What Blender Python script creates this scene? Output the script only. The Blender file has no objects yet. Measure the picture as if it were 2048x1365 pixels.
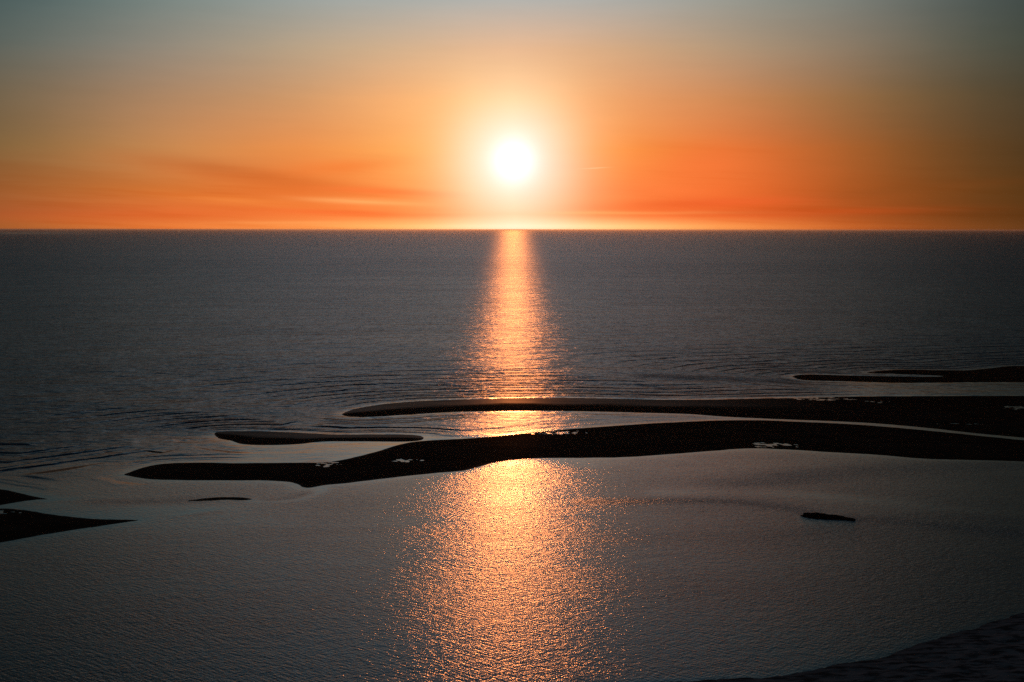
import bpy, math
import numpy as np
from mathutils import Matrix, Vector

scene = bpy.context.scene
COL = scene.collection
R = math.radians

# ------------------------------------------------------------------ camera
CAM_H = 100.0
F = 2844.0                      # focal length in photo pixels (2048 wide): 50 mm on 36 mm
PITCH = 4.49
cam = bpy.data.cameras.new('camera')
cam.sensor_width = 36.0
cam.lens = 36.0 * F / 2048.0
cam.clip_start = 1.0
cam.clip_end = 2.0e6
cam_o = bpy.data.objects.new('camera', cam)
COL.objects.link(cam_o)
ROT = Matrix.Rotation(R(90 - PITCH), 3, 'X') @ Matrix.Rotation(R(0.056), 3, 'Z')
cam_o.matrix_world = Matrix.Translation((0, 0, CAM_H)) @ ROT.to_4x4()
scene.camera = cam_o

# ------------------------------------------------------------------ exposure, render
vs = scene.view_settings
scene.display_settings.display_device = 'sRGB'
vs.view_transform = 'Standard'
vs.look = 'None'
vs.exposure = 0.0
vs.gamma = 1.0
vs.use_curve_mapping = False
scene.cycles.use_denoising = False
scene.cycles.denoiser = 'OPENIMAGEDENOISE'
scene.cycles.denoising_input_passes = 'RGB_ALBEDO_NORMAL'
scene.cycles.denoising_prefilter = 'NONE'
scene.cycles.use_adaptive_sampling = False
scene.cycles.max_bounces = 4
scene.cycles.sample_clamp_indirect = 4.0

SUN_EL, SUN_AZ = 2.73, 0.06
SUN_STRENGTH = 0.205
SUN_COLOR = (1.0, 0.265, 0.065)


# ------------------------------------------------------------------ node expressions
class X:
    """A socket that can be added, multiplied and so on into new Math nodes."""
    def __init__(s, nt, sock):
        s.nt, s.s = nt, sock

    def _m(s, op, *a):
        n = s.nt.nodes.new('ShaderNodeMath')
        n.operation = op
        for i, v in enumerate((s,) + a):
            if isinstance(v, X):
                s.nt.links.new(v.s, n.inputs[i])
            else:
                n.inputs[i].default_value = float(v)
        return X(s.nt, n.outputs[0])

    def __add__(s, o): return s._m('ADD', o)
    __radd__ = __add__
    def __mul__(s, o): return s._m('MULTIPLY', o)
    __rmul__ = __mul__
    def __sub__(s, o): return s._m('SUBTRACT', o)
    def __rsub__(s, o): return (s * -1.0) + o
    def __truediv__(s, o): return s._m('DIVIDE', o)
    def pow(s, o): return s._m('POWER', o)
    def max(s, o): return s._m('MAXIMUM', o)
    def min(s, o): return s._m('MINIMUM', o)
    def sqrt(s): return s._m('SQRT')
    def exp(s): return s._m('EXPONENT')
    def fract(s): return s._m('FRACT')
    def log(s): return s._m('LOGARITHM', math.e)
    def abs(s): return s._m('ABSOLUTE')
    def sat(s): return s.max(0.0).min(1.0)

    def smooth(s, a, b, lo=0.0, hi=1.0):
        n = s.nt.nodes.new('ShaderNodeMapRange')
        n.interpolation_type = 'SMOOTHSTEP'
        s.nt.links.new(s.s, n.inputs['Value'])
        n.inputs['From Min'].default_value = a
        n.inputs['From Max'].default_value = b
        n.inputs['To Min'].default_value = lo
        n.inputs['To Max'].default_value = hi
        return X(s.nt, n.outputs['Result'])

    def lin(s, a, b, lo=0.0, hi=1.0):
        n = s.nt.nodes.new('ShaderNodeMapRange')
        s.nt.links.new(s.s, n.inputs['Value'])
        n.inputs['From Min'].default_value = a
        n.inputs['From Max'].default_value = b
        n.inputs['To Min'].default_value = lo
        n.inputs['To Max'].default_value = hi
        return X(s.nt, n.outputs['Result'])


def vec(nt, x, y, z=0.0):
    n = nt.nodes.new('ShaderNodeCombineXYZ')
    for i, v in enumerate((x, y, z)):
        if isinstance(v, X):
            nt.links.new(v.s, n.inputs[i])
        else:
            n.inputs[i].default_value = v
    return n.outputs[0]


def noise(nt, v, scale=1.0, detail=2.0, rough=0.5, distortion=0.0):
    n = nt.nodes.new('ShaderNodeTexNoise')
    nt.links.new(v, n.inputs['Vector'])
    n.inputs['Scale'].default_value = scale
    n.inputs['Detail'].default_value = detail
    n.inputs['Roughness'].default_value = rough
    n.inputs['Distortion'].default_value = distortion
    return X(nt, n.outputs['Fac'])


def mix(nt, fac, a, b, blend='MIX'):
    n = nt.nodes.new('ShaderNodeMix')
    n.data_type = 'RGBA'
    n.blend_type = blend
    n.clamp_factor = True
    for sock, v in ((n.inputs['Factor'], fac), (n.inputs[6], a), (n.inputs[7], b)):
        if isinstance(v, X):
            nt.links.new(v.s, sock)
        elif isinstance(v, bpy.types.NodeSocket):
            nt.links.new(v, sock)
        elif isinstance(v, (tuple, list)):
            sock.default_value = (*v[:3], 1.0)
        else:
            sock.default_value = v
    return n.outputs[2]


def lin(c):
    return tuple((v / 255 / 12.92) if v <= 10 else ((v / 255 + 0.055) / 1.055) ** 2.4 for v in c)


# ------------------------------------------------------------------ sky
world = bpy.data.worlds.new('World')
scene.world = world
world.use_nodes = True
wt = world.node_tree
wt.nodes.clear()
tc = wt.nodes.new('ShaderNodeTexCoord')
sep = wt.nodes.new('ShaderNodeSeparateXYZ')
wt.links.new(tc.outputs['Generated'], sep.inputs[0])
dx, dy, dz = (X(wt, sep.outputs[i]) for i in range(3))
DEG = 180 / math.pi
el = dz._m('ARCSINE') * DEG
az = dx._m('ARCTAN2', dy) * DEG


def el_px(y):
    return math.degrees(math.atan((682.5 - y) / F)) - PITCH


def az_px(x):
    return math.degrees(math.atan((x - 1024) / F))


ROWS = [0, 100, 200, 300, 380, 430, 452]
XS = [0, 300, 600, 800, 1027, 1250, 1500, 1750, 2048]
TAB = {
    0:   [(64, 89, 92), (108, 128, 127), (148, 160, 159), (164, 172, 170), (174, 178, 176), (166, 170, 167), (140, 146, 140), (105, 115, 112), (52, 68, 70)],
    100: [(82, 95, 92), (134, 131, 121), (180, 160, 135), (208, 175, 142), (228, 182, 145), (205, 165, 130), (165, 142, 118), (120, 110, 95), (58, 68, 62)],
    200: [(108, 95, 76), (162, 127, 98), (205, 150, 105), (245, 175, 115), (255, 196, 126), (232, 156, 102), (190, 125, 80), (130, 95, 62), (62, 55, 42)],
    300: [(125, 95, 60), (190, 130, 80), (232, 140, 75), (250, 166, 90), (255, 188, 112), (246, 140, 66), (215, 105, 50), (140, 78, 38), (65, 45, 28)],
    380: [(152, 90, 50), (205, 116, 58), (228, 110, 50), (250, 148, 80), (255, 186, 112), (248, 124, 68), (225, 95, 45), (145, 68, 30), (70, 42, 22)],
    430: [(165, 82, 44), (218, 98, 48), (240, 115, 58), (252, 128, 70), (255, 184, 116), (250, 116, 64), (220, 85, 42), (150, 65, 30), (75, 40, 20)],
    452: [(165, 90, 45), (228, 120, 58), (252, 150, 80), (255, 190, 115), (255, 232, 190), (255, 200, 130), (240, 135, 70), (175, 85, 40), (90, 50, 25)],
}
UPPER = [(14, (126, 149, 167)), (22, (54, 86, 112)), (40, (18, 38, 56)), (90, (12, 22, 34))]   # dusk sky above the picture
t_el = (el.max(0.0) / 90.0).sqrt()


def ramp(stops):
    n = wt.nodes.new('ShaderNodeValToRGB')
    cr = n.color_ramp
    while len(cr.elements) > 1:
        cr.elements.remove(cr.elements[-1])
    for i, (p, c) in enumerate(stops):
        e = cr.elements[0] if i == 0 else cr.elements.new(p)
        e.position = p
        e.color = (*c, 1)
    wt.links.new(t_el.s, n.inputs[0])
    return n.outputs[0]


# the columns are resampled so that the sky runs on smoothly from one to the next
T = np.array([[np.log(np.array(lin(TAB[y][i])) + 1e-4) for i in range(len(XS))] for y in ROWS])     # rows, columns, rgb
AZ = np.array([az_px(x) for x in XS])


def cubic(a):
    k = int(np.clip(np.searchsorted(AZ, a) - 1, 0, len(AZ) - 2))
    h = AZ[k + 1] - AZ[k]
    t = (a - AZ[k]) / h
    sl = lambda q: (T[:, min(q + 1, len(AZ) - 1)] - T[:, max(q - 1, 0)]) / (AZ[min(q + 1, len(AZ) - 1)] - AZ[max(q - 1, 0)])
    return np.exp((2*t**3 - 3*t**2 + 1) * T[:, k] + (t**3 - 2*t**2 + t) * h * sl(k) + (3*t**2 - 2*t**3) * T[:, k + 1] + (t**3 - t**2) * h * sl(k + 1))


cols = []
center_top = cubic(0.0)[0]
for a in np.linspace(AZ[0], AZ[-1], 25):
    cc = cubic(a)
    st = [(math.sqrt(max(el_px(y), 0.0) / 90), tuple(cc[r])) for r, y in list(enumerate(ROWS))[::-1]]
    kl = cc[0] / center_top
    for e, c in UPPER:
        w = min(1.0, max(0.0, (e - 30) / 60.0))
        k = kl ** 1.55 * (1 - w) + w
        st.append((math.sqrt(e / 90), tuple(np.array(lin(c)) * k)))
    cols.append((float(a), ramp(st)))
dusk = [(0.0, lin((60, 34, 20))), (0.15, lin((40, 36, 30))), (0.32, lin((30, 40, 42))), (0.6, lin((34, 44, 50))), (1.0, lin(UPPER[-1][1]))]
anti = [(0.0, lin((18, 22, 28))), (0.3, lin((24, 30, 38))), (1.0, lin(UPPER[-1][1]))]
cols = [(-110.0, ramp(anti)), (-38.0, ramp(dusk))] + cols + [(38.0, ramp(dusk)), (110.0, ramp(anti))]

# smoke and haze streaks ripple the elevation bands a little
wob = noise(wt, vec(wt, az * 0.09, el * 0.55), 1.0, 3.0, 0.55)
az_w = az + (wob - 0.5) * 1.4
cur = cols[0][1]
for (a0, c0), (a1, c1) in zip(cols[:-1], cols[1:]):
    cur = mix(wt, az_w.lin(a0, a1), cur, c1)


da_ = (az - SUN_AZ).abs()


def band(px, py, half_len, half_h, tilt):
    """soft streak of smoke, centred where the photograph shows it, in degrees of azimuth and elevation"""
    ca, ce = az_px(px), el_px(py)
    s, c = math.sin(R(tilt)), math.cos(R(tilt))
    a, e = az - ca, el - ce + (wob - 0.5) * 0.25
    u = (a * c + e * s) / half_len
    v = (e * c - a * s) / half_h
    return (u * u + v * v)._m('MULTIPLY', -1.0).exp()


for (px, py, hl, hh, tilt, k, tint) in [
    (560, 364, 3.8, 0.34, -6.5, 0.62, (212, 96, 40)),
    (760, 384, 2.2, 0.16, -3, 0.80, (248, 112, 56)),
    (400, 336, 3.0, 0.30, -8, 0.40, (186, 100, 52)),
    (690, 425, 2.6, 0.10, -2, 0.80, (246, 104, 54)),
    (690, 336, 1.9, 0.28, 4, 0.60, (242, 116, 50)),
    (300, 440, 5.0, 0.22, 0, 0.35, (214, 98, 46)),
    (1400, 408, 3.4, 0.22, 2, 0.85, (232, 84, 44)),
    (1400, 330, 1.9, 0.75, 5, 0.45, (246, 106, 54)),
    (1600, 425, 4.2, 0.14, 1, 0.50, (206, 76, 36)),
    (1150, 427, 5.0, 0.07, 0, 0.45, (255, 176, 104)),
    (1850, 380, 3.5, 0.20, 4, 0.30, (120, 60, 28)),
    (730, 404, 2.4, 0.11, -2.5, 0.65, (255, 182, 112)),
    (470, 400, 3.0, 0.20, -4, 0.45, (250, 146, 72)),
    (1190, 336, 0.45, 0.02, 2, 0.35, (255, 222, 170)),
    (640, 446, 4.0, 0.07, 0, 0.40, (255, 168, 96)),
]:
    cur = mix(wt, band(px, py, hl, hh, tilt) * k, cur, lin(tint))

# broad veils of smoke low over the water
veil = noise(wt, vec(wt, az * 0.055, el * 0.75 + az * 0.05), 1.0, 4.0, 0.55)
veil = veil.smooth(0.46, 0.68) * el.smooth(5.0, 1.6) * da_.smooth(2.5, 6.5)
cur = mix(wt, veil * 0.55, cur, (0.86, 0.66, 0.52), 'MULTIPLY')
veil2 = noise(wt, vec(wt, az * 0.10 + 7.0, el * 2.6 + az * 0.10), 1.0, 4.0, 0.6)
veil2 = veil2.smooth(0.50, 0.66) * el.smooth(3.4, 1.2) * da_.smooth(2.5, 6.5)
cur = mix(wt, veil2 * 0.45, cur, (0.90, 0.72, 0.58), 'MULTIPLY')

fine = noise(wt, vec(wt, az * 0.35 + el * 0.5, el * 3.0), 1.0, 4.0, 0.6)
mul = fine.lin(0.25, 0.75, 0.985, 1.015)
vm = wt.nodes.new('ShaderNodeVectorMath')
vm.operation = 'SCALE'
wt.links.new(cur, vm.inputs[0])
wt.links.new(mul.s, vm.inputs['Scale'])
cur = vm.outputs[0]

# the aureole round the setting sun
da, de = (az - SUN_AZ), (el - SUN_EL)
r2 = da * da + de * de
r1 = (r2 + 0.01).sqrt()


def add_glow(cur, amount, color):
    n = wt.nodes.new('ShaderNodeVectorMath')
    n.operation = 'SCALE'
    n.inputs[0].default_value = color
    wt.links.new(amount.s, n.inputs['Scale'])
    a = wt.nodes.new('ShaderNodeVectorMath')
    a.operation = 'ADD'
    wt.links.new(cur, a.inputs[0])
    wt.links.new(n.outputs[0], a.inputs[1])
    return a.outputs[0]


cur = add_glow(cur, (r2 * -1.7).exp() * 0.9, (1.0, 0.46, 0.70))
cur = add_glow(cur, (r2 * -0.17).exp() * 1.0, (0.35, 0.46, 0.0))
cur = add_glow(cur, (r2 * -0.20).exp() * 0.68, (0.0, 0.0, 1.0))
cur = add_glow(cur, (r1 * -0.45).exp() * 0.16, (1.0, 0.50, 0.24))

# clear dusk light of the rest of the dome
sky = wt.nodes.new('ShaderNodeTexSky')
sky.sky_type = 'NISHITA'
sky.sun_disc = False
sky.sun_elevation = R(SUN_EL)
sky.sun_rotation = R(SUN_AZ)
sky.altitude = CAM_H
bg = wt.nodes.new('ShaderNodeBackground')
wt.links.new(cur, bg.inputs['Color'])
bg2 = wt.nodes.new('ShaderNodeBackground')
wt.links.new(sky.outputs[0], bg2.inputs['Color'])
bg2.inputs['Strength'].default_value = 0.05
mx = wt.nodes.new('ShaderNodeMixShader')
mx.inputs[0].default_value = 0.06
wt.links.new(bg.outputs[0], mx.inputs[1])
wt.links.new(bg2.outputs[0], mx.inputs[2])
wo = wt.nodes.new('ShaderNodeOutputWorld')
wt.links.new(mx.outputs[0], wo.inputs[0])
#H
world.cycles.sampling_method = 'MANUAL'
world.cycles.sample_map_resolution = 2048

# ------------------------------------------------------------------ sun
sl = bpy.data.lights.new('sun', 'SUN')
sl.energy = SUN_STRENGTH
sl.color = SUN_COLOR
sl.angle = R(0.53)
so = bpy.data.objects.new('sun', sl)
COL.objects.link(so)
sdir = Vector((math.sin(R(SUN_AZ)) * math.cos(R(SUN_EL)), math.cos(R(SUN_AZ)) * math.cos(R(SUN_EL)), math.sin(R(SUN_EL))))
so.rotation_euler = sdir.to_track_quat('Z', 'Y').to_euler()
so.location = sdir * 2000


# ------------------------------------------------------------------ ground geometry helpers
def ground(px, py, z=0.0):
    d = ROT @ Vector(((px - 1024) / F, (682.5 - py) / F, -1.0))
    t = (z - CAM_H) / d.z
    return (d.x * t, d.y * t)


ROTN = np.array(ROT)


def to_px(x, y):
    """ground point(s) -> photo pixel, to lay out stretches of water along the shores"""
    w = np.stack([x, y, np.full_like(x, -CAM_H)], -1) @ ROTN
    return 1024 + F * w[..., 0] / -w[..., 2], 682.5 - F * w[..., 1] / -w[..., 2]


def spline(pts, closed=True, n=8, sharp=()):
    """Catmull-Rom through the points"""
    P = [np.array(p, float) for p in pts]
    out = []
    m = len(P)
    for i in range(m if closed else m - 1):
        p1, p2 = P[i], P[(i + 1) % m]
        p0 = P[i - 1] if (closed or i > 0) else p1
        p3 = P[(i + 2) % m] if (closed or i + 2 < m) else p2
        t1 = (p2 - p0) * 0.5
        t2 = (p3 - p1) * 0.5
        L = np.linalg.norm(p2 - p1)
        for t_ in (t1, t2):
            q = np.linalg.norm(t_)
            if q > L:
                t_ *= L / q
        if i in sharp:
            t1 = (p2 - p1)
        if (i + 1) % m in sharp:
            t2 = (p2 - p1)
        for k in range(n):
            t = k / n
            out.append((2 * t**3 - 3 * t**2 + 1) * p1 + (t**3 - 2 * t**2 + t) * t1 + (-2 * t**3 + 3 * t**2) * p2 + (t**3 - t**2) * t2)
    if not closed:
        out.append(P[-1])
    return np.array(out)


def seg_dist(p, a, b):
    """least distance of points p (n,2) to the segments a->b"""
    best = np.full(len(p), 1e9)
    for i in range(len(a)):
        ab = b[i] - a[i]
        l2 = max(ab @ ab, 1e-9)
        ap = p - a[i]
        t = np.clip((ap @ ab) / l2, 0, 1)
        d = ap - t[:, None] * ab
        np.minimum(best, d[:, 0]**2 + d[:, 1]**2, out=best)
    return np.sqrt(best)


def sdf(p, poly):
    a, b = poly, np.roll(poly, -1, 0)
    d = seg_dist(p, a, b)
    inside = np.zeros(len(p), bool)
    for i in range(len(a)):
        c = (a[i, 1] > p[:, 1]) != (b[i, 1] > p[:, 1])
        if c.any():
            xx = (b[i, 0] - a[i, 0]) * (p[:, 1] - a[i, 1]) / (b[i, 1] - a[i, 1] + 1e-12) + a[i, 0]
            inside ^= c & (p[:, 0] < xx)
    return np.where(inside, -d, d)


rng = np.random.default_rng(7)
_tab = rng.random((256, 256))


def vnoise(x, y):
    xi, yi = np.floor(x).astype(int), np.floor(y).astype(int)
    fx, fy = x - xi, y - yi
    fx, fy = fx * fx * (3 - 2 * fx), fy * fy * (3 - 2 * fy)
    g = lambda i, j: _tab[i % 256, j % 256]
    return (g(xi, yi) * (1 - fx) + g(xi + 1, yi) * fx) * (1 - fy) + (g(xi, yi + 1) * (1 - fx) + g(xi + 1, yi + 1) * fx) * fy


def fbm(x, y, n=4):
    s, a, t = 0.0, 1.0, 0.0
    for k in range(n):
        s = s + a * vnoise(x * 2**k + 17.3 * k, y * 2**k + 5.1 * k)
        t += a
        a *= 0.5
    return s / t


def grid_object(name, xs, ys, z, keep, mat, parent=None):
    """mesh of the kept cells of a grid; xs, ys, z are (rows, cols)"""
    nr, nc = z.shape
    idx = np.arange(nr * nc).reshape(nr, nc)
    q = np.stack([idx[:-1, :-1], idx[:-1, 1:], idx[1:, 1:], idx[1:, :-1]], -1)
    kc = keep[:-1, :-1] & keep[:-1, 1:] & keep[1:, 1:] & keep[1:, :-1]
    q = q[kc]
    used = np.unique(q)
    remap = np.zeros(nr * nc, int)
    remap[used] = np.arange(len(used))
    q = remap[q]
    co = np.stack([xs, ys, z], -1).reshape(-1, 3)[used]
    me = bpy.data.meshes.new(name)
    me.vertices.add(len(co))
    me.vertices.foreach_set('co', co.astype(np.float32).ravel())
    me.loops.add(q.size)
    me.loops.foreach_set('vertex_index', q.ravel().astype(np.int32))
    me.polygons.add(len(q))
    me.polygons.foreach_set('loop_start', (np.arange(len(q)) * 4).astype(np.int32))
    me.polygons.foreach_set('use_smooth', np.ones(len(q), bool))
    me.update(calc_edges=True)
    me.validate()
    me.materials.append(mat)
    o = bpy.data.objects.new(name, me)
    COL.objects.link(o)
    if parent:
        o.parent = parent
    return o, used


# ------------------------------------------------------------------ shores, in photo pixels on the ground
BARS = {
    'long': dict(px=[(684, 829), (700, 821), (730, 814), (780, 807), (850, 802), (950, 798.5), (1060, 796), (1150, 796), (1250, 798),
                     (1350, 800), (1450, 799), (1570, 796), (1700, 793.5), (1850, 792.5), (2048, 792), (2300, 792), (2300, 900),
                     (2048, 876), (1960, 868), (1850, 856), (1760, 848), (1690, 844), (1560, 839), (1450, 834), (1380, 829), (1300, 826.5),
                     (1200, 824), (1100, 822.5), (1000, 823), (900, 825), (800, 831), (740, 834.5), (700, 834)], H=0.95, L=16),
    'hook': dict(px=[(429, 871), (433, 865), (450, 863), (500, 862.5), (560, 864), (620, 867), (680, 869.5), (750, 869), (810, 869.5), (838, 871.5),
                     (847, 876), (842, 881), (820, 883.5), (780, 884), (720, 883.5), (660, 883.5), (630, 885), (600, 888.5), (560, 890.5),
                     (510, 890.5), (480, 888), (462, 882), (440, 878)], H=0.7, L=10),
    'main': dict(px=[(249, 949), (270, 941), (300, 932), (340, 927), (400, 925.5), (470, 926.5), (560, 926), (620, 925.5), (660, 924), (700, 917),
                     (740, 907), (765, 900), (790, 892), (820, 885), (860, 881), (920, 878), (980, 874), (1050, 867), (1120, 860), (1200, 854),
                     (1290, 848), (1380, 843.5), (1450, 841), (1520, 841), (1600, 844), (1690, 848), (1760, 853), (1850, 861), (1960, 872), (2048, 881),
                     (2300, 906), (2300, 948), (2048, 924), (1960, 921), (1850, 918), (1750, 910), (1660, 905), (1580, 900), (1500, 897.5),
                     (1430, 902), (1340, 909), (1250, 915), (1160, 916.5), (1080, 917), (1020, 921), (980, 928), (950, 937), (925, 942),
                     (880, 946), (820, 952), (760, 959), (700, 966), (650, 971), (620, 976), (605, 975), (597, 970), (585, 966), (560, 963),
                     (520, 961.5), (450, 961.5), (350, 961), (290, 958), (262, 953)], H=1.0, L=15),
    'fork': dict(px=[(1585, 754), (1592, 751), (1610, 749.5), (1650, 750), (1700, 751.5), (1780, 753), (1850, 754), (1887, 753), (1850, 750.5),
                     (1790, 748.5), (1735, 746), (1755, 742.5), (1800, 740), (1860, 740.5), (1930, 741), (1975, 737.5), (2010, 733.5), (2048, 732),
                     (2300, 726), (2300, 766), (2048, 765), (1960, 765), (1870, 766), (1780, 766), (1700, 763.5), (1620, 761.5), (1597, 759)], H=0.8, L=14),
    'spit': dict(px=[(-300, 1016), (-60, 1018), (0, 1017.5), (25, 1018), (60, 1022), (100, 1029), (150, 1035), (210, 1039), (276, 1040.5), (240, 1047),
                     (170, 1057), (100, 1068), (50, 1077), (0, 1086), (-100, 1105), (-300, 1150)], H=0.9, L=13),
    'nub': dict(px=[(-300, 945), (-60, 970), (0, 979), (20, 982), (45, 988), (75, 994), (98, 999), (75, 1000), (40, 1004), (0, 1011), (-60, 1018), (-300, 1060)],
                H=0.7, L=10, sharp_dx=1),
    'islet': dict(px=[(374, 1002), (405, 997.5), (435, 995), (470, 994.5), (490, 996), (502, 999), (485, 1001), (450, 1000.5), (420, 1002), (395, 1003)], H=0.3, L=5),
    'sliver': dict(px=[(285, 901), (300, 901.3), (318, 903.5), (331, 905.5), (318, 906.5), (302, 905)], H=0.25, L=4),
}
for k, b in BARS.items():
    b['poly'] = spline([ground(*p) for p in b['px']], True, 5)
REEF = np.array([ground(*p) for p in [(1600, 1032), (1606, 1030.5), (1607, 1027.5), (1635, 1027), (1642, 1029), (1655, 1030.5), (1680, 1033), (1697, 1037),
                                      (1710, 1039.5), (1712, 1041.5), (1698, 1042), (1685, 1040.5), (1665, 1039.5), (1640, 1038.5), (1618, 1036.5), (1608, 1034)]])
BEACH_EDGE = [(1000, 1400), (1200, 1378), (1330, 1364.5), (1446, 1359), (1555, 1354), (1610, 1344), (1665, 1331), (1713, 1323), (1775, 1313), (1830, 1290),
              (1875, 1278), (1921, 1265), (1960, 1254), (1994, 1241), (2048, 1227), (2150, 1195), (2350, 1140)]
edge_w = spline([ground(*p) for p in BEACH_EDGE], False, 6)
beach_poly = np.array(list(edge_w) + [(420, edge_w[-1][1]), (420, 10), (-120, 10), (-120, 262)])


# ------------------------------------------------------------------ materials
def new_mat(name):
    m = bpy.data.materials.new(name)
    m.use_nodes = True
    m.node_tree.nodes.clear()
    return m, m.node_tree


def water_material():
    m, nt = new_mat('water')
    geo = nt.nodes.new('ShaderNodeNewGeometry')
    sp = nt.nodes.new('ShaderNodeSeparateXYZ')
    nt.links.new(geo.outputs['Position'], sp.inputs[0])
    px, py = X(nt, sp.outputs[0]), X(nt, sp.outputs[1])

    def attr(name, out='Fac'):
        n = nt.nodes.new('ShaderNodeAttribute')
        n.attribute_name = name
        return n.outputs[out]
    state = X(nt, attr('sea_state'))
    swell = X(nt, attr('swell'))
    D = X(nt, attr('shore_distance'))
    gs = nt.nodes.new('ShaderNodeSeparateXYZ')
    nt.links.new(attr('shore_direction', 'Vector'), gs.inputs[0])
    gx, gy = X(nt, gs.outputs[0]), X(nt, gs.outputs[1])
    open_sea = X(nt, attr('open_sea'))

    def slopes(lx, ly, rot, detail, amp, warp=None, rough=0.5):
        """wave slopes (d height / d x, d height / d y) of a noise with crest length lx and wave length ly"""
        c, s = math.cos(R(rot)), math.sin(R(rot))
        u = (px * c + py * s) / lx
        v = (py * c - px * s) / ly
        if warp is not None:
            v = v + warp
        e = 0.06
        n0 = noise(nt, vec(nt, u, v), 1.0, detail, rough)
        nu = noise(nt, vec(nt, u + e, v), 1.0, detail, rough)
        nv = noise(nt, vec(nt, u, v + e), 1.0, detail, rough)
        du = (nu - n0) * (1 / e) * (ly / lx)
        dv = (nv - n0) * (1 / e)
        if isinstance(amp, X):
            du, dv = du * amp, dv * amp
        else:
            du, dv = du * amp, dv * amp
        return du * c - dv * s, du * s + dv * c

    # gusts and slicks
    gust = noise(nt, vec(nt, px / 420.0, py / 150.0), 1.0, 3.0, 0.55)
    gust_far = noise(nt, vec(nt, px / 5200.0, py / 2600.0), 1.0, 3.0, 0.6)
    st = state * ((gust - 0.5) * (open_sea * -0.75 + 1.0) + 1.0) * gust_far.lin(0.25, 0.75, 0.96, 1.04)
    patch = noise(nt, vec(nt, px / 120.0 + py / 300.0, py / 45.0), 1.0, 4.0, 0.6)
    st = st * ((patch - 0.5) * (open_sea * -0.85 + 1.0) + 1.0)
    warp = noise(nt, vec(nt, px / 60.0, py / 60.0), 1.0, 2.0) * 8.0
    # far out the small waves are too fine to see one by one and live on in the roughness
    lod1 = py.smooth(900.0, 4200.0, 1.0, 0.12)
    lod2 = py.smooth(2500.0, 11000.0, 1.0, 0.2)
    lod3 = py.smooth(8000.0, 40000.0, 1.0, 0.25)
    S = []
    near = open_sea.lin(0.0, 1.0, 1.0, 0.40) * lod1
    S.append(slopes(4.0, 0.95, -42, 2.0, st * near * 0.17, warp))
    S.append(slopes(2.8, 1.0, 40, 2.0, st * near * 0.13, warp))
    S.append(slopes(0.36, 0.46, 8, 1.0, st * near * 0.18))
    S.append(slopes(6.0, 4.6, 18, 3.0, st * open_sea.lin(0, 1, 0.03, 0.20) * lod1))
    S.append(slopes(18.0, 9.0, -8, 3.0, st * open_sea * lod2 * 0.17))
    S.append(slopes(46.0, 22.0, 5, 3.0, open_sea * lod3 * 0.11))
    S.append(slopes(130.0, 60.0, 3, 3.0, open_sea * lod3 * 0.07))
    # swell lines that bend round the bars
    sw = None
    for lam, grow, wsc, wam, bx, by, w, k in ((13.0, 0.10, 120.0, 1.5, 85.0, 24.0, 0.085, 0.66), (8.0, 0.08, 60.0, 1.8, 30.0, 11.0, 0.11, 0.28)):
        wig = noise(nt, vec(nt, px / wsc, py / wsc + lam), 1.0, 4.0, 0.55) * wam
        brk = noise(nt, vec(nt, px / bx, py / by + lam), 1.0, 3.0, 0.6)
        t = ((D.max(0.0) * (grow / lam) + 1.0).log() * (1 / grow) + wig).fract()
        g1 = (t - 0.42) / w
        g2 = (t - 0.72) / 0.16
        prof = ((g1 * g1 * -1.0).exp() * k - (g2 * g2 * -1.0).exp() * 0.06) * brk.smooth(0.32, 0.52, 0.10, 1.0)
        sw = prof if sw is None else sw + prof
    sw = sw * swell
    S.append((sw * gx, sw * gy))
    sx, sy = S[0]
    for a, b in S[1:3]:
        sx, sy = sx + a, sy + b
    sx, sy = sx * 1.15, sy * 0.88
    for a, b in S[3:]:
        sx, sy = sx + a, sy + b
    nv = nt.nodes.new('ShaderNodeVectorMath')
    nv.operation = 'NORMALIZE'
    nt.links.new(vec(nt, sx * -1.0, sy * -1.0, 1.0), nv.inputs[0])
    dot = nt.nodes.new('ShaderNodeVectorMath')
    dot.operation = 'DOT_PRODUCT'
    nt.links.new(geo.outputs['Incoming'], dot.inputs[0])
    nt.links.new(nv.outputs[0], dot.inputs[1])
    cth = X(nt, dot.outputs['Value']).max(0.0)
    alpha = (st * (open_sea.lin(0, 1, 0.05, 0.115) + (1.0 - lod1) * 0.04)).max(0.03)
    # Fresnel of a rough water surface: the facets one sees lean towards the eye
    ce = (cth * cth + alpha * alpha * 0.9).sqrt().min(1.0)
    fres = (1.0 - ce).pow(5.0) * 0.98 + 0.02
    # a facet counts by its projected area: those that lean away from the eye are foreshortened
    isp = nt.nodes.new('ShaderNodeSeparateXYZ')
    nt.links.new(geo.outputs['Incoming'], isp.inputs[0])
    c0 = X(nt, isp.outputs[2]).max(0.02)
    fres = (fres * ((cth + 0.02) / (c0 + 0.02)).min(1.8)).min(1.0)
    gl = nt.nodes.new('ShaderNodeBsdfAnisotropic')
    gl.distribution = 'BECKMANN'
    gl.inputs['Color'].default_value = (0.89, 0.97, 1.0, 1)
    nt.links.new(alpha.sqrt().s, gl.inputs['Roughness'])
    nt.links.new(nv.outputs[0], gl.inputs['Normal'])
    gg = nt.nodes.new('ShaderNodeBsdfAnisotropic')
    gg.distribution = 'GGX'
    gg.inputs['Color'].default_value = (0.89, 0.97, 1.0, 1)
    nt.links.new((alpha * 1.1).sqrt().s, gg.inputs['Roughness'])
    nt.links.new(nv.outputs[0], gg.inputs['Normal'])
    mg = nt.nodes.new('ShaderNodeMixShader')
    nt.links.new(open_sea.lin(0, 1, 0.06, 0.35).s, mg.inputs[0])
    nt.links.new(gl.outputs[0], mg.inputs[1])
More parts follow.
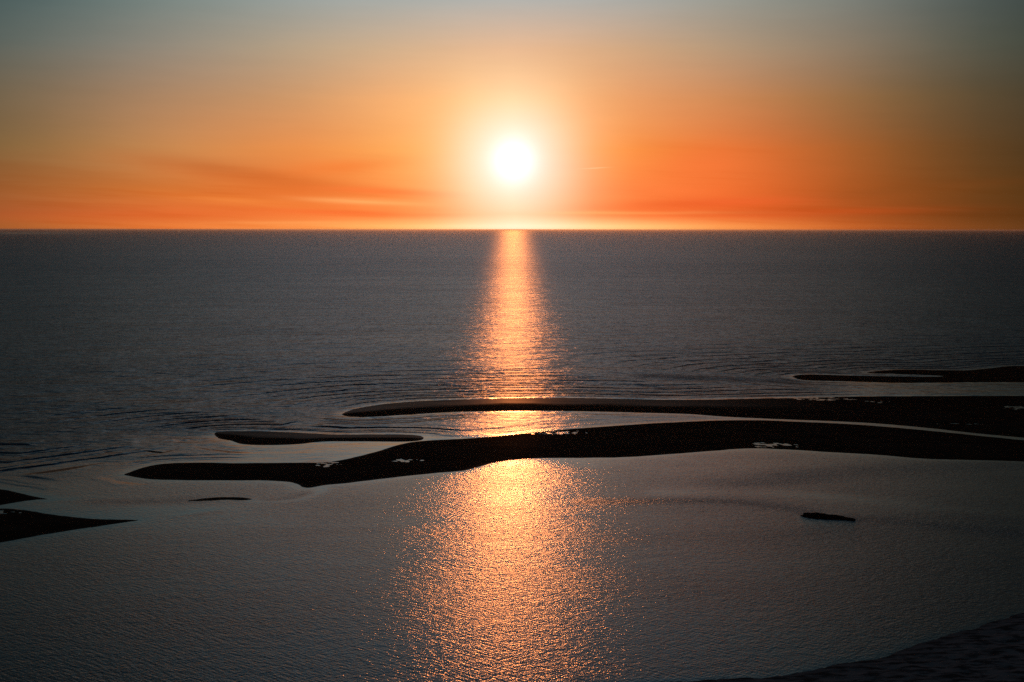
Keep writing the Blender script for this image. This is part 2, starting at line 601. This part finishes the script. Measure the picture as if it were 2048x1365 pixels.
    nt.links.new(gg.outputs[0], mg.inputs[2])
    df = nt.nodes.new('ShaderNodeBsdfDiffuse')
    df.inputs['Color'].default_value = (0.006, 0.046, 0.072, 1)
    ms = nt.nodes.new('ShaderNodeMixShader')
    nt.links.new(fres.s, ms.inputs[0])
    nt.links.new(df.outputs[0], ms.inputs[1])
    nt.links.new(mg.outputs[0], ms.inputs[2])
    out = nt.nodes.new('ShaderNodeOutputMaterial')
    nt.links.new(ms.outputs[0], out.inputs[0])
    return m


def sand_material(name, base, wet, rough, bump=0.12, blotch=9.0, gloss=0.05):
    m, nt = new_mat(name)
    geo = nt.nodes.new('ShaderNodeNewGeometry')
    sp = nt.nodes.new('ShaderNodeSeparateXYZ')
    nt.links.new(geo.outputs['Position'], sp.inputs[0])
    x, y, z = (X(nt, sp.outputs[i]) for i in range(3))
    p = vec(nt, x, y, z)
    n1 = noise(nt, vec(nt, x / (blotch * 2.2), y / blotch), 1.0, 4.0, 0.6)
    n2 = noise(nt, p, 1.3, 3.0, 0.6)
    n3 = noise(nt, vec(nt, x / 60.0, y / 16.0), 1.0, 3.0)
    # sand stays dark where the falling tide has just left it
    damp = (z + (n3 - 0.5) * 0.5).smooth(0.05, 0.75)
    c = mix(nt, damp, wet, base)
    c = mix(nt, n1.smooth(0.42, 0.62), c, tuple(v * (0.22 if base[0] > 0.3 else 0.5) for v in base))
    c = mix(nt, n2.smooth(0.5, 0.85) * 0.35, c, tuple(v * 1.35 for v in base))
    b = nt.nodes.new('ShaderNodeBsdfDiffuse')
    b.inputs['Roughness'].default_value = 0.6
    nt.links.new(c, b.inputs['Color'])
    g = nt.nodes.new('ShaderNodeBsdfAnisotropic')
    g.distribution = 'GGX'
    r = damp * (rough[1] - rough[0]) + rough[0] + (n1 - 0.5) * 0.1
    nt.links.new(r.s, g.inputs['Roughness'])
    bp = nt.nodes.new('ShaderNodeBump')
    bp.inputs['Strength'].default_value = 0.5
    bp.inputs['Distance'].default_value = bump
    nt.links.new((n2 + n1 * 2.0).s, bp.inputs['Height'])
    for q in (b, g):
        nt.links.new(bp.outputs[0], q.inputs['Normal'])
    ms = nt.nodes.new('ShaderNodeMixShader')
    at = nt.nodes.new('ShaderNodeAttribute')
    at.attribute_name = 'wet'
    wetness = X(nt, at.outputs['Fac']) * n3.smooth(0.2, 0.6, 0.55, 1.0)
    nt.links.new((wetness * gloss + 0.002).s, ms.inputs[0])
    nt.links.new(b.outputs[0], ms.inputs[1])
    nt.links.new(g.outputs[0], ms.inputs[2])
    out = nt.nodes.new('ShaderNodeOutputMaterial')
    nt.links.new(ms.outputs[0], out.inputs[0])
    return m


WATER = water_material()
SAND = sand_material('wet_sand', (0.115, 0.072, 0.048), (0.075, 0.046, 0.030), (0.34, 0.34), 0.03, 9.0, 0.09)
BEACH_SAND = sand_material('beach_sand', (0.44, 0.40, 0.37), (0.32, 0.30, 0.28), (0.5, 0.85), 0.3, 2.4, 0.03)
ROCK = sand_material('reef_rock', (0.035, 0.033, 0.03), (0.018, 0.018, 0.018), (0.6, 0.85), 0.2, 1.5)

# ------------------------------------------------------------------ the sea
dep = np.concatenate([[0.0002], np.linspace(0.012, 0.3, 20)[:-1], np.arange(0.3, 18.6, 0.032), np.array([19.5, 21, 24, 28, 33, 40])])
rows_y = CAM_H / np.tan(np.radians(np.maximum(dep, 0.018)))
rows_y[0] = 400000.0
th = np.concatenate([[-75, -60, -45, -35, -29, -26], np.arange(-24, 24.001, 0.075), [26, 29, 35, 45, 60, 75]])
YY, TT = np.meshgrid(rows_y, np.tan(np.radians(th)), indexing='ij')
XX = YY * TT
P = np.stack([XX, YY], -1).reshape(-1, 2)
n_all = len(P)
near = (P[:, 1] < 1900) & (P[:, 1] > 200) & (np.abs(P[:, 0]) < 900)
d_all = np.full(n_all, 500.0)
d_each = {}
pn = P[near]
for k, b in BARS.items():
    d_each[k] = sdf(pn, b['poly'])
stack = np.stack([d_each[k] for k in BARS if k not in ('islet', 'sliver')])
kk = 7.0
dmin = stack.min(0)
dsm = dmin - kk * np.log(np.exp(-(stack - dmin) / kk).sum(0)) * 0.6
shoal = spline([ground(*p) for p in [(-500, 1030), (-200, 985), (0, 950), (150, 930), (330, 900), (440, 872), (600, 850), (690, 828)]], False, 6)
dsh = seg_dist(pn, shoal[:-1], shoal[1:]) + 16
dph = np.minimum(dsm, dsh)
d_all[near] = dph
DD = d_all.reshape(XX.shape)
# gradient of the shore distance on the curvilinear grid
Du, Dv = np.gradient(DD)
Xu, Xv = np.gradient(XX)
Yu, Yv = np.gradient(YY)
det = Xu * Yv - Xv * Yu
det = np.where(np.abs(det) < 1e-9, 1e-9, det)
GX = (Du * Yv - Dv * Yu) / det
GY = (Dv * Xu - Du * Xv) / det
gl_ = np.sqrt(GX**2 + GY**2)
GX, GY = np.where(gl_ > 1, GX / gl_, GX), np.where(gl_ > 1, GY / gl_, GY)

PX, PY = to_px(XX, YY)


def sstep(a, b, v):
    t = np.clip((v - a) / (b - a), 0, 1)
    return t * t * (3 - 2 * t)


# how open the water is: 0 in the lagoon behind the bars, 1 out at sea
lag_line = np.interp(PX, [-400, 0, 276, 450, 620, 940, 1200, 1500, 2048, 2400], [985, 985, 970, 960, 950, 925, 900, 880, 905, 930])
cos_line = np.interp(PX, [-400, 0, 430, 690, 1000, 1500, 1800, 2400], [900, 880, 835, 800, 775, 735, 722, 715])
OPEN = np.clip((lag_line - PY) / np.maximum(lag_line - cos_line, 1), 0, 1)
OPEN = OPEN * OPEN * (3 - 2 * OPEN)
OPEN = np.clip(OPEN, 0, 1)

# swell
SW = sstep(3, 16, DD) * np.exp(-np.maximum(DD, 0) / 110.0) * 2.6
SW = np.where(PY > lag_line, SW * 0.0, SW)
pool = sstep(840, 900, PX) * sstep(1330, 1150, PX) * (PY > 818) * (PY < 885)
chan = sstep(760, 980, PX) * (PY > 812) * (PY < 930)
SW = SW * (1 - 0.9 * chan) + pool * 0.05 * sstep(2, 8, DD)
back = sstep(1480, 1760, PX) * (PY > 757) * (PY < 800)
SW = SW * (1 - 0.97 * back)
bc = sstep(440, 520, PX) * (PX < 860) * (PY > 872) * (PY < 930)
SW = SW * (1 - bc * 0.95)
SW *= 1 - 0.85 * sstep(925, 965, PY)
SW *= 1 - 0.6 * sstep(250, 320, PX) * (PX < 560) * (PY > 884) * (PY < 930)
SW *= np.clip(np.abs(GY) * 1.8 - 0.5, 0.05, 1)
DDm = DD.copy()

# wind streaks (rough) and slicks (calm), lying where the photograph shows them
ST = np.ones_like(DD)
strokes = [  # pixels, half width in pixels of depth, change of sea state
    ([(1180, 1004), (1300, 1003), (1420, 1003), (1500, 1007), (1570, 1016), (1620, 1024)], 6, +0.75),
    ([(1700, 1040), (1790, 1044), (1880, 1053), (1960, 1060), (2120, 1074)], 9, +0.8),
    ([(1480, 968), (1640, 948), (1800, 936), (2100, 925)], 14, +0.40),
    ([(1900, 1030), (2100, 1045)], 14, +0.25),
    ([(150, 1004), (240, 1004), (320, 1003), (385, 1000)], 6, +0.75),
    ([(540, 1001), (590, 995), (618, 986)], 3.0, +0.5),
    ([(285, 1042), (350, 1034), (430, 1026)], 3.0, +0.5),
    ([(1290, 752), (1400, 757), (1500, 761), (1580, 763)], 5, +0.55),
    ([(60, 1008), (120, 1005)], 4, +0.35),
    ([(1250, 1080), (1500, 1068), (1750, 1062)], 16, +0.22),
    ([(1330, 984), (1480, 984), (1640, 992), (1800, 1008), (1950, 1022), (2100, 1032)], 9, -0.35),
    ([(500, 1003), (560, 1003), (600, 998), (628, 988), (648, 977)], 3.2, -0.5),
    ([(276, 1043), (330, 1036), (400, 1022), (420, 1019)], 3.2, -0.45),
    ([(100, 1001), (150, 1000), (158, 1006), (120, 1008)], 4, -0.5),
    ([(210, 1026), (330, 1020), (450, 1013)], 10, -0.22),
    ([(1040, 925), (1100, 926), (1180, 930)], 8, -0.3),
    ([(1000, 1000), (1080, 985)], 16, -0.2),
]
for pts, hw, amt in strokes:
    pp = spline(pts, False, 5)
    for_x = np.interp(PX, pp[:, 0], pp[:, 1], left=np.nan, right=np.nan) if (np.diff(pp[:, 0]) > 0).all() else None
    m = (np.abs(PY - pp[:, 1].mean()) < 90) & (PX > pp[:, 0].min() - 150) & (PX < pp[:, 0].max() + 150)
    q = np.stack([PX[m] / 5.0, PY[m]], -1)
    s = np.stack([pp[:, 0] / 5.0, pp[:, 1]], -1)
    d = seg_dist(q, s[:-1], s[1:])
    f = fbm(XX[m] / 14, YY[m] / 14, 3)
    ST[m] += amt * np.exp(-(d / hw)**2) * (0.7 + 0.6 * f)
# smooth wash on the shores
ST *= 1 - 0.40 * sstep(430, 500, PX) * sstep(850, 800, PX) * (PY > 880) * (PY < 926)
ST *= 1 - 0.40 * sstep(1600, 1750, PX) * (PY > 764) * (PY < 796)
ST *= 1 - 0.25 * sstep(960, 1000, PY) * sstep(1075, 1020, PY) * sstep(700, 450, PX)
ST *= 1 - 0.28 * np.exp(-np.maximum(DD, 0) / 28.0) * (PY > 870)
ST *= 1 - 0.45 * np.exp(-(np.maximum(DD, 0) / 5.0)**2)
de = np.full(n_all, 500.0)
nb = (P[:, 1] < 600) & (np.abs(P[:, 0]) < 400)
de[nb] = seg_dist(P[nb], edge_w[:-1], edge_w[1:])
de = de.reshape(XX.shape)
ST *= 1 - 0.5 * np.exp(-(de / 3.5)**2)
# a far slick under the horizon on the left
far = np.exp(-((PY - 466.5) / 3.0)**2) * sstep(260, 40, PX)
ST *= 1 - 0.45 * far
ST = np.clip(ST, 0.3, 2.2)

sea, used = grid_object('sea', XX, YY, np.zeros_like(XX), np.ones(XX.shape, bool), WATER)
me = sea.data
for nm, arr in (('sea_state', ST), ('swell', SW), ('shore_distance', DDm), ('open_sea', OPEN)):
    a = me.attributes.new(nm, 'FLOAT', 'POINT')
    a.data.foreach_set('value', arr.ravel()[used].astype(np.float32))
a = me.attributes.new('shore_direction', 'FLOAT_VECTOR', 'POINT')
a.data.foreach_set('vector', np.stack([GX, GY, np.zeros_like(GX)], -1).reshape(-1, 3)[used].astype(np.float32).ravel())
sea['kind'] = 'structure'


# ------------------------------------------------------------------ sandbars
def tag(o, label, cat, group=None):
    o['label'] = label
    o['category'] = cat
    if group:
        o['group'] = group


def pool_mesh(parent, cx, cy, rx, ry):
    n = 36
    k = np.arange(n) / n * 2 * math.pi
    r = 1.0 + 0.12 * np.sin(k * 3 + cx) + 0.08 * np.sin(k * 5 + cy)
    xs = np.stack([np.full(n, cx), cx + rx * r * np.cos(k)], 0)
    ys = np.stack([np.full(n, cy), cy + ry * r * np.sin(k)], 0)
    vs_ = [(cx, cy, 0.018)] + [(float(xs[1, i]), float(ys[1, i]), 0.018) for i in range(n)]
    fs = [(0, 1 + i, 1 + (i + 1) % n) for i in range(n)]
    me = bpy.data.meshes.new('tidal_pool')
    me.from_pydata(vs_, [], fs)
    a = me.attributes.new('sea_state', 'FLOAT', 'POINT')
    a.data.foreach_set('value', np.full(n + 1, 0.7, np.float32))
    me.materials.append(WATER)
    o = bpy.data.objects.new('tidal_pool', me)
    COL.objects.link(o)
    o.parent = parent
    return o


def sandbar(key, label, pools=(), stepx=0.8, stepy=1.1, name='sandbar', cat='sandbar', lean=0.0):
    b = BARS[key]
    poly = b['poly']
    lo, hi = poly.min(0) - 8, poly.max(0) + 8
    xs, ys = np.meshgrid(np.arange(lo[0], hi[0], stepx), np.arange(lo[1], hi[1], stepy))
    p = np.stack([xs, ys], -1).reshape(-1, 2)
    s = sdf(p, poly).reshape(xs.shape)
    s = s + (fbm(xs / 5, ys / 5, 3) - 0.5) * 1.0
    d = np.maximum(-s, 0)
    wetf = np.exp(-np.maximum(-s, 0) / 1.2) * 0.35
    z = 0.65 * b['H'] * (1 - np.exp(-d / b['L'])) * (0.75 + 0.5 * fbm(xs / 45, ys / 22, 3))
    if lean:    # the seaward face is long and low, the crest lies near the lagoon side
        ins = s < 0
        y0 = np.where(ins, ys, 1e9).min(0)
        y1 = np.where(ins, ys, -1e9).max(0)
        t = np.clip((ys - y0) / np.maximum(y1 - y0, 1), 0, 1)
        z = z * (1 - lean * sstep(0.25, 1.0, t))
        wetf = np.maximum(wetf, sstep(0.38, 0.62, t + (fbm(xs / 30, ys / 9, 3) - 0.5) * 0.25))
    wetf = wetf * sstep(1750, 1150, to_px(xs, ys)[0])
    z = np.where(s > 0, -0.09 * s, z)
    z += np.where(s < 0, (fbm(xs / 2.2, ys / 2.2, 3) - 0.5) * 0.03 * np.clip(d / 3, 0, 1) * (1 - 0.85 * wetf), 0)
    pl = []
    for (px, py, hx, hy, depth) in pools:
        cx, cy = ground(px, py)
        x1, _ = ground(px + hx, py)
        _, y1 = ground(px, py - hy)
        rx, ry = x1 - cx, y1 - cy
        q = np.sqrt(((xs - cx) / rx)**2 + ((ys - cy) / ry)**2)
        m = sstep(1.25, 0.35, q + (fbm(xs / 6, ys / 3, 3) - 0.5) * 0.9)
        rip = fbm(xs / 1.7 + ys / 9, ys / 2.6, 2)
        zz = 0.018 + (rip - depth) * 0.55
        z = np.where(m > 0.01, np.minimum(z, zz + (1 - m) * 0.22), z)
        pl.append((cx, cy, rx * 1.15, ry * 1.15))
    keep = s < 5
    o, used = grid_object(name, xs, ys, z, keep, SAND)
    a = o.data.attributes.new('wet', 'FLOAT', 'POINT')
    a.data.foreach_set('value', wetf.ravel()[used].astype(np.float32))
    tag(o, label, cat, 'sandbars along the lagoon mouth' if name == 'sandbar' else 'islets by the sandbars')
    for c in pl:
        pool_mesh(o, *c)
    return o


sandbar('long', 'long narrow sandbar with a rusty brown seaward edge, crossing right under the sun',
        [(1640, 798.5, 75, 4, 0.50), (1755, 804, 32, 2.5, 0.49), (2030, 816, 55, 4, 0.50), (1930, 848, 60, 2.0, 0.47)], lean=0.8)
sandbar('hook', 'small slim brown sandbar with rounded ends beside the main dark bar', stepx=0.6, stepy=0.8, lean=0.6)
sandbar('main', 'broadest dark sandbar, between the lagoon and the long rusty edged bar, dotted with shiny pools',
        [(822, 921.5, 50, 5.0, 0.49), (648, 928, 46, 6.5, 0.49), (1545, 890, 60, 7, 0.485), (1110, 865.5, 78, 5, 0.475)], stepx=0.5, stepy=0.9)
sandbar('fork', 'forked black sandbar split by a narrow inlet, lying farthest out to sea', stepx=0.9, stepy=1.0)
sandbar('spit', 'black pointed sandbar tapering to a sharp tip, nearest the viewer beside a smaller wedge',
        [(10, 1024, 45, 5, 0.50)], stepx=0.6, stepy=0.8)
sandbar('nub', 'small black wedge of sand just seaward of the sharp pointed sandbar', stepx=0.6, stepy=0.8)
sandbar('islet', 'low leaf shaped sand islet alone off the end of the main bar', stepx=0.4, stepy=0.5, name='sand_islet', cat='islet')
sandbar('sliver', 'tiny thin sliver of sand among the small breaking waves', stepx=0.3, stepy=0.4, name='sand_islet', cat='islet')

# the dark reef in the lagoon
lo, hi = REEF.min(0) - 3, REEF.max(0) + 3
xs, ys = np.meshgrid(np.arange(lo[0], hi[0], 0.2), np.arange(lo[1], hi[1], 0.25))
s = sdf(np.stack([xs, ys], -1).reshape(-1, 2), REEF).reshape(xs.shape) + (fbm(xs / 1.2, ys / 1.2, 3) - 0.5) * 0.9
z = np.where(s < 0, 0.12 + 0.30 * np.clip(-s / 0.5, 0, 1) + (fbm(xs / 1.1, ys / 1.1, 4) - 0.4) * 0.55 * np.clip(-s / 0.8, 0, 1), 0.12 - s * 1.2)
reef, _ = grid_object('rock_reef', xs, ys, z, s < 1.5, ROCK)
tag(reef, 'small jagged black reef standing in the calm lagoon', 'reef')

# ------------------------------------------------------------------ near beach and the dune the photographer stands on
xs, ys = np.meshgrid(np.arange(-110, 415, 0.9), np.arange(14, 520, 0.9))
pp = np.stack([xs, ys], -1).reshape(-1, 2)
s = sdf(pp, beach_poly).reshape(xs.shape)
s_e = seg_dist(pp, edge_w[:-1], edge_w[1:]).reshape(xs.shape)
s = np.where(s < 0, -s_e, s_e) + (fbm(xs / 4, ys / 4, 3) - 0.5) * 2.2
d = np.maximum(-s, 0)
z = 0.35 * (1 - np.exp(-d / 3)) + 0.045 * d + np.maximum(0.40 * (d - 75), 0) + np.clip(d / 6, 0, 1) * (fbm(xs / 3.5, ys / 5, 4) - 0.5) * 0.8 + np.clip(d / 3, 0, 1) * (fbm(xs / 1.8, ys / 1.8, 2) - 0.5) * 0.18
z = np.where(s > 0, -0.08 * s, z)
z = np.minimum(z, np.maximum(97.5 - 0.40 * ys, 3.0))
beach, _ = grid_object('beach', xs, ys, z, s < 6, BEACH_SAND)
beach['kind'] = 'structure'

# ------------------------------------------------------------------ sea air: the far water fades into the glow of the low sun
bm_v = [(x, y, z) for z in (-4.0, 112.0) for y in (-3000.0, 410000.0) for x in (-1600000.0, 1600000.0)]
bm_f = [(0, 2, 3, 1), (4, 5, 7, 6), (0, 1, 5, 4), (2, 6, 7, 3), (0, 4, 6, 2), (1, 3, 7, 5)]
me = bpy.data.meshes.new('haze')
me.from_pydata(bm_v, [], bm_f)
hm, ht = new_mat('haze')
pv = ht.nodes.new('ShaderNodeVolumePrincipled')
pv.inputs['Color'].default_value = (0.92, 0.90, 0.88, 1)
pv.inputs['Density'].default_value = 0.0000065
pv.inputs['Anisotropy'].default_value = 0.82
ho_ = ht.nodes.new('ShaderNodeOutputMaterial')
ht.links.new(pv.outputs[0], ho_.inputs['Volume'])
me.materials.append(hm)
haze = bpy.data.objects.new('haze', me)
COL.objects.link(haze)
haze['kind'] = 'stuff'
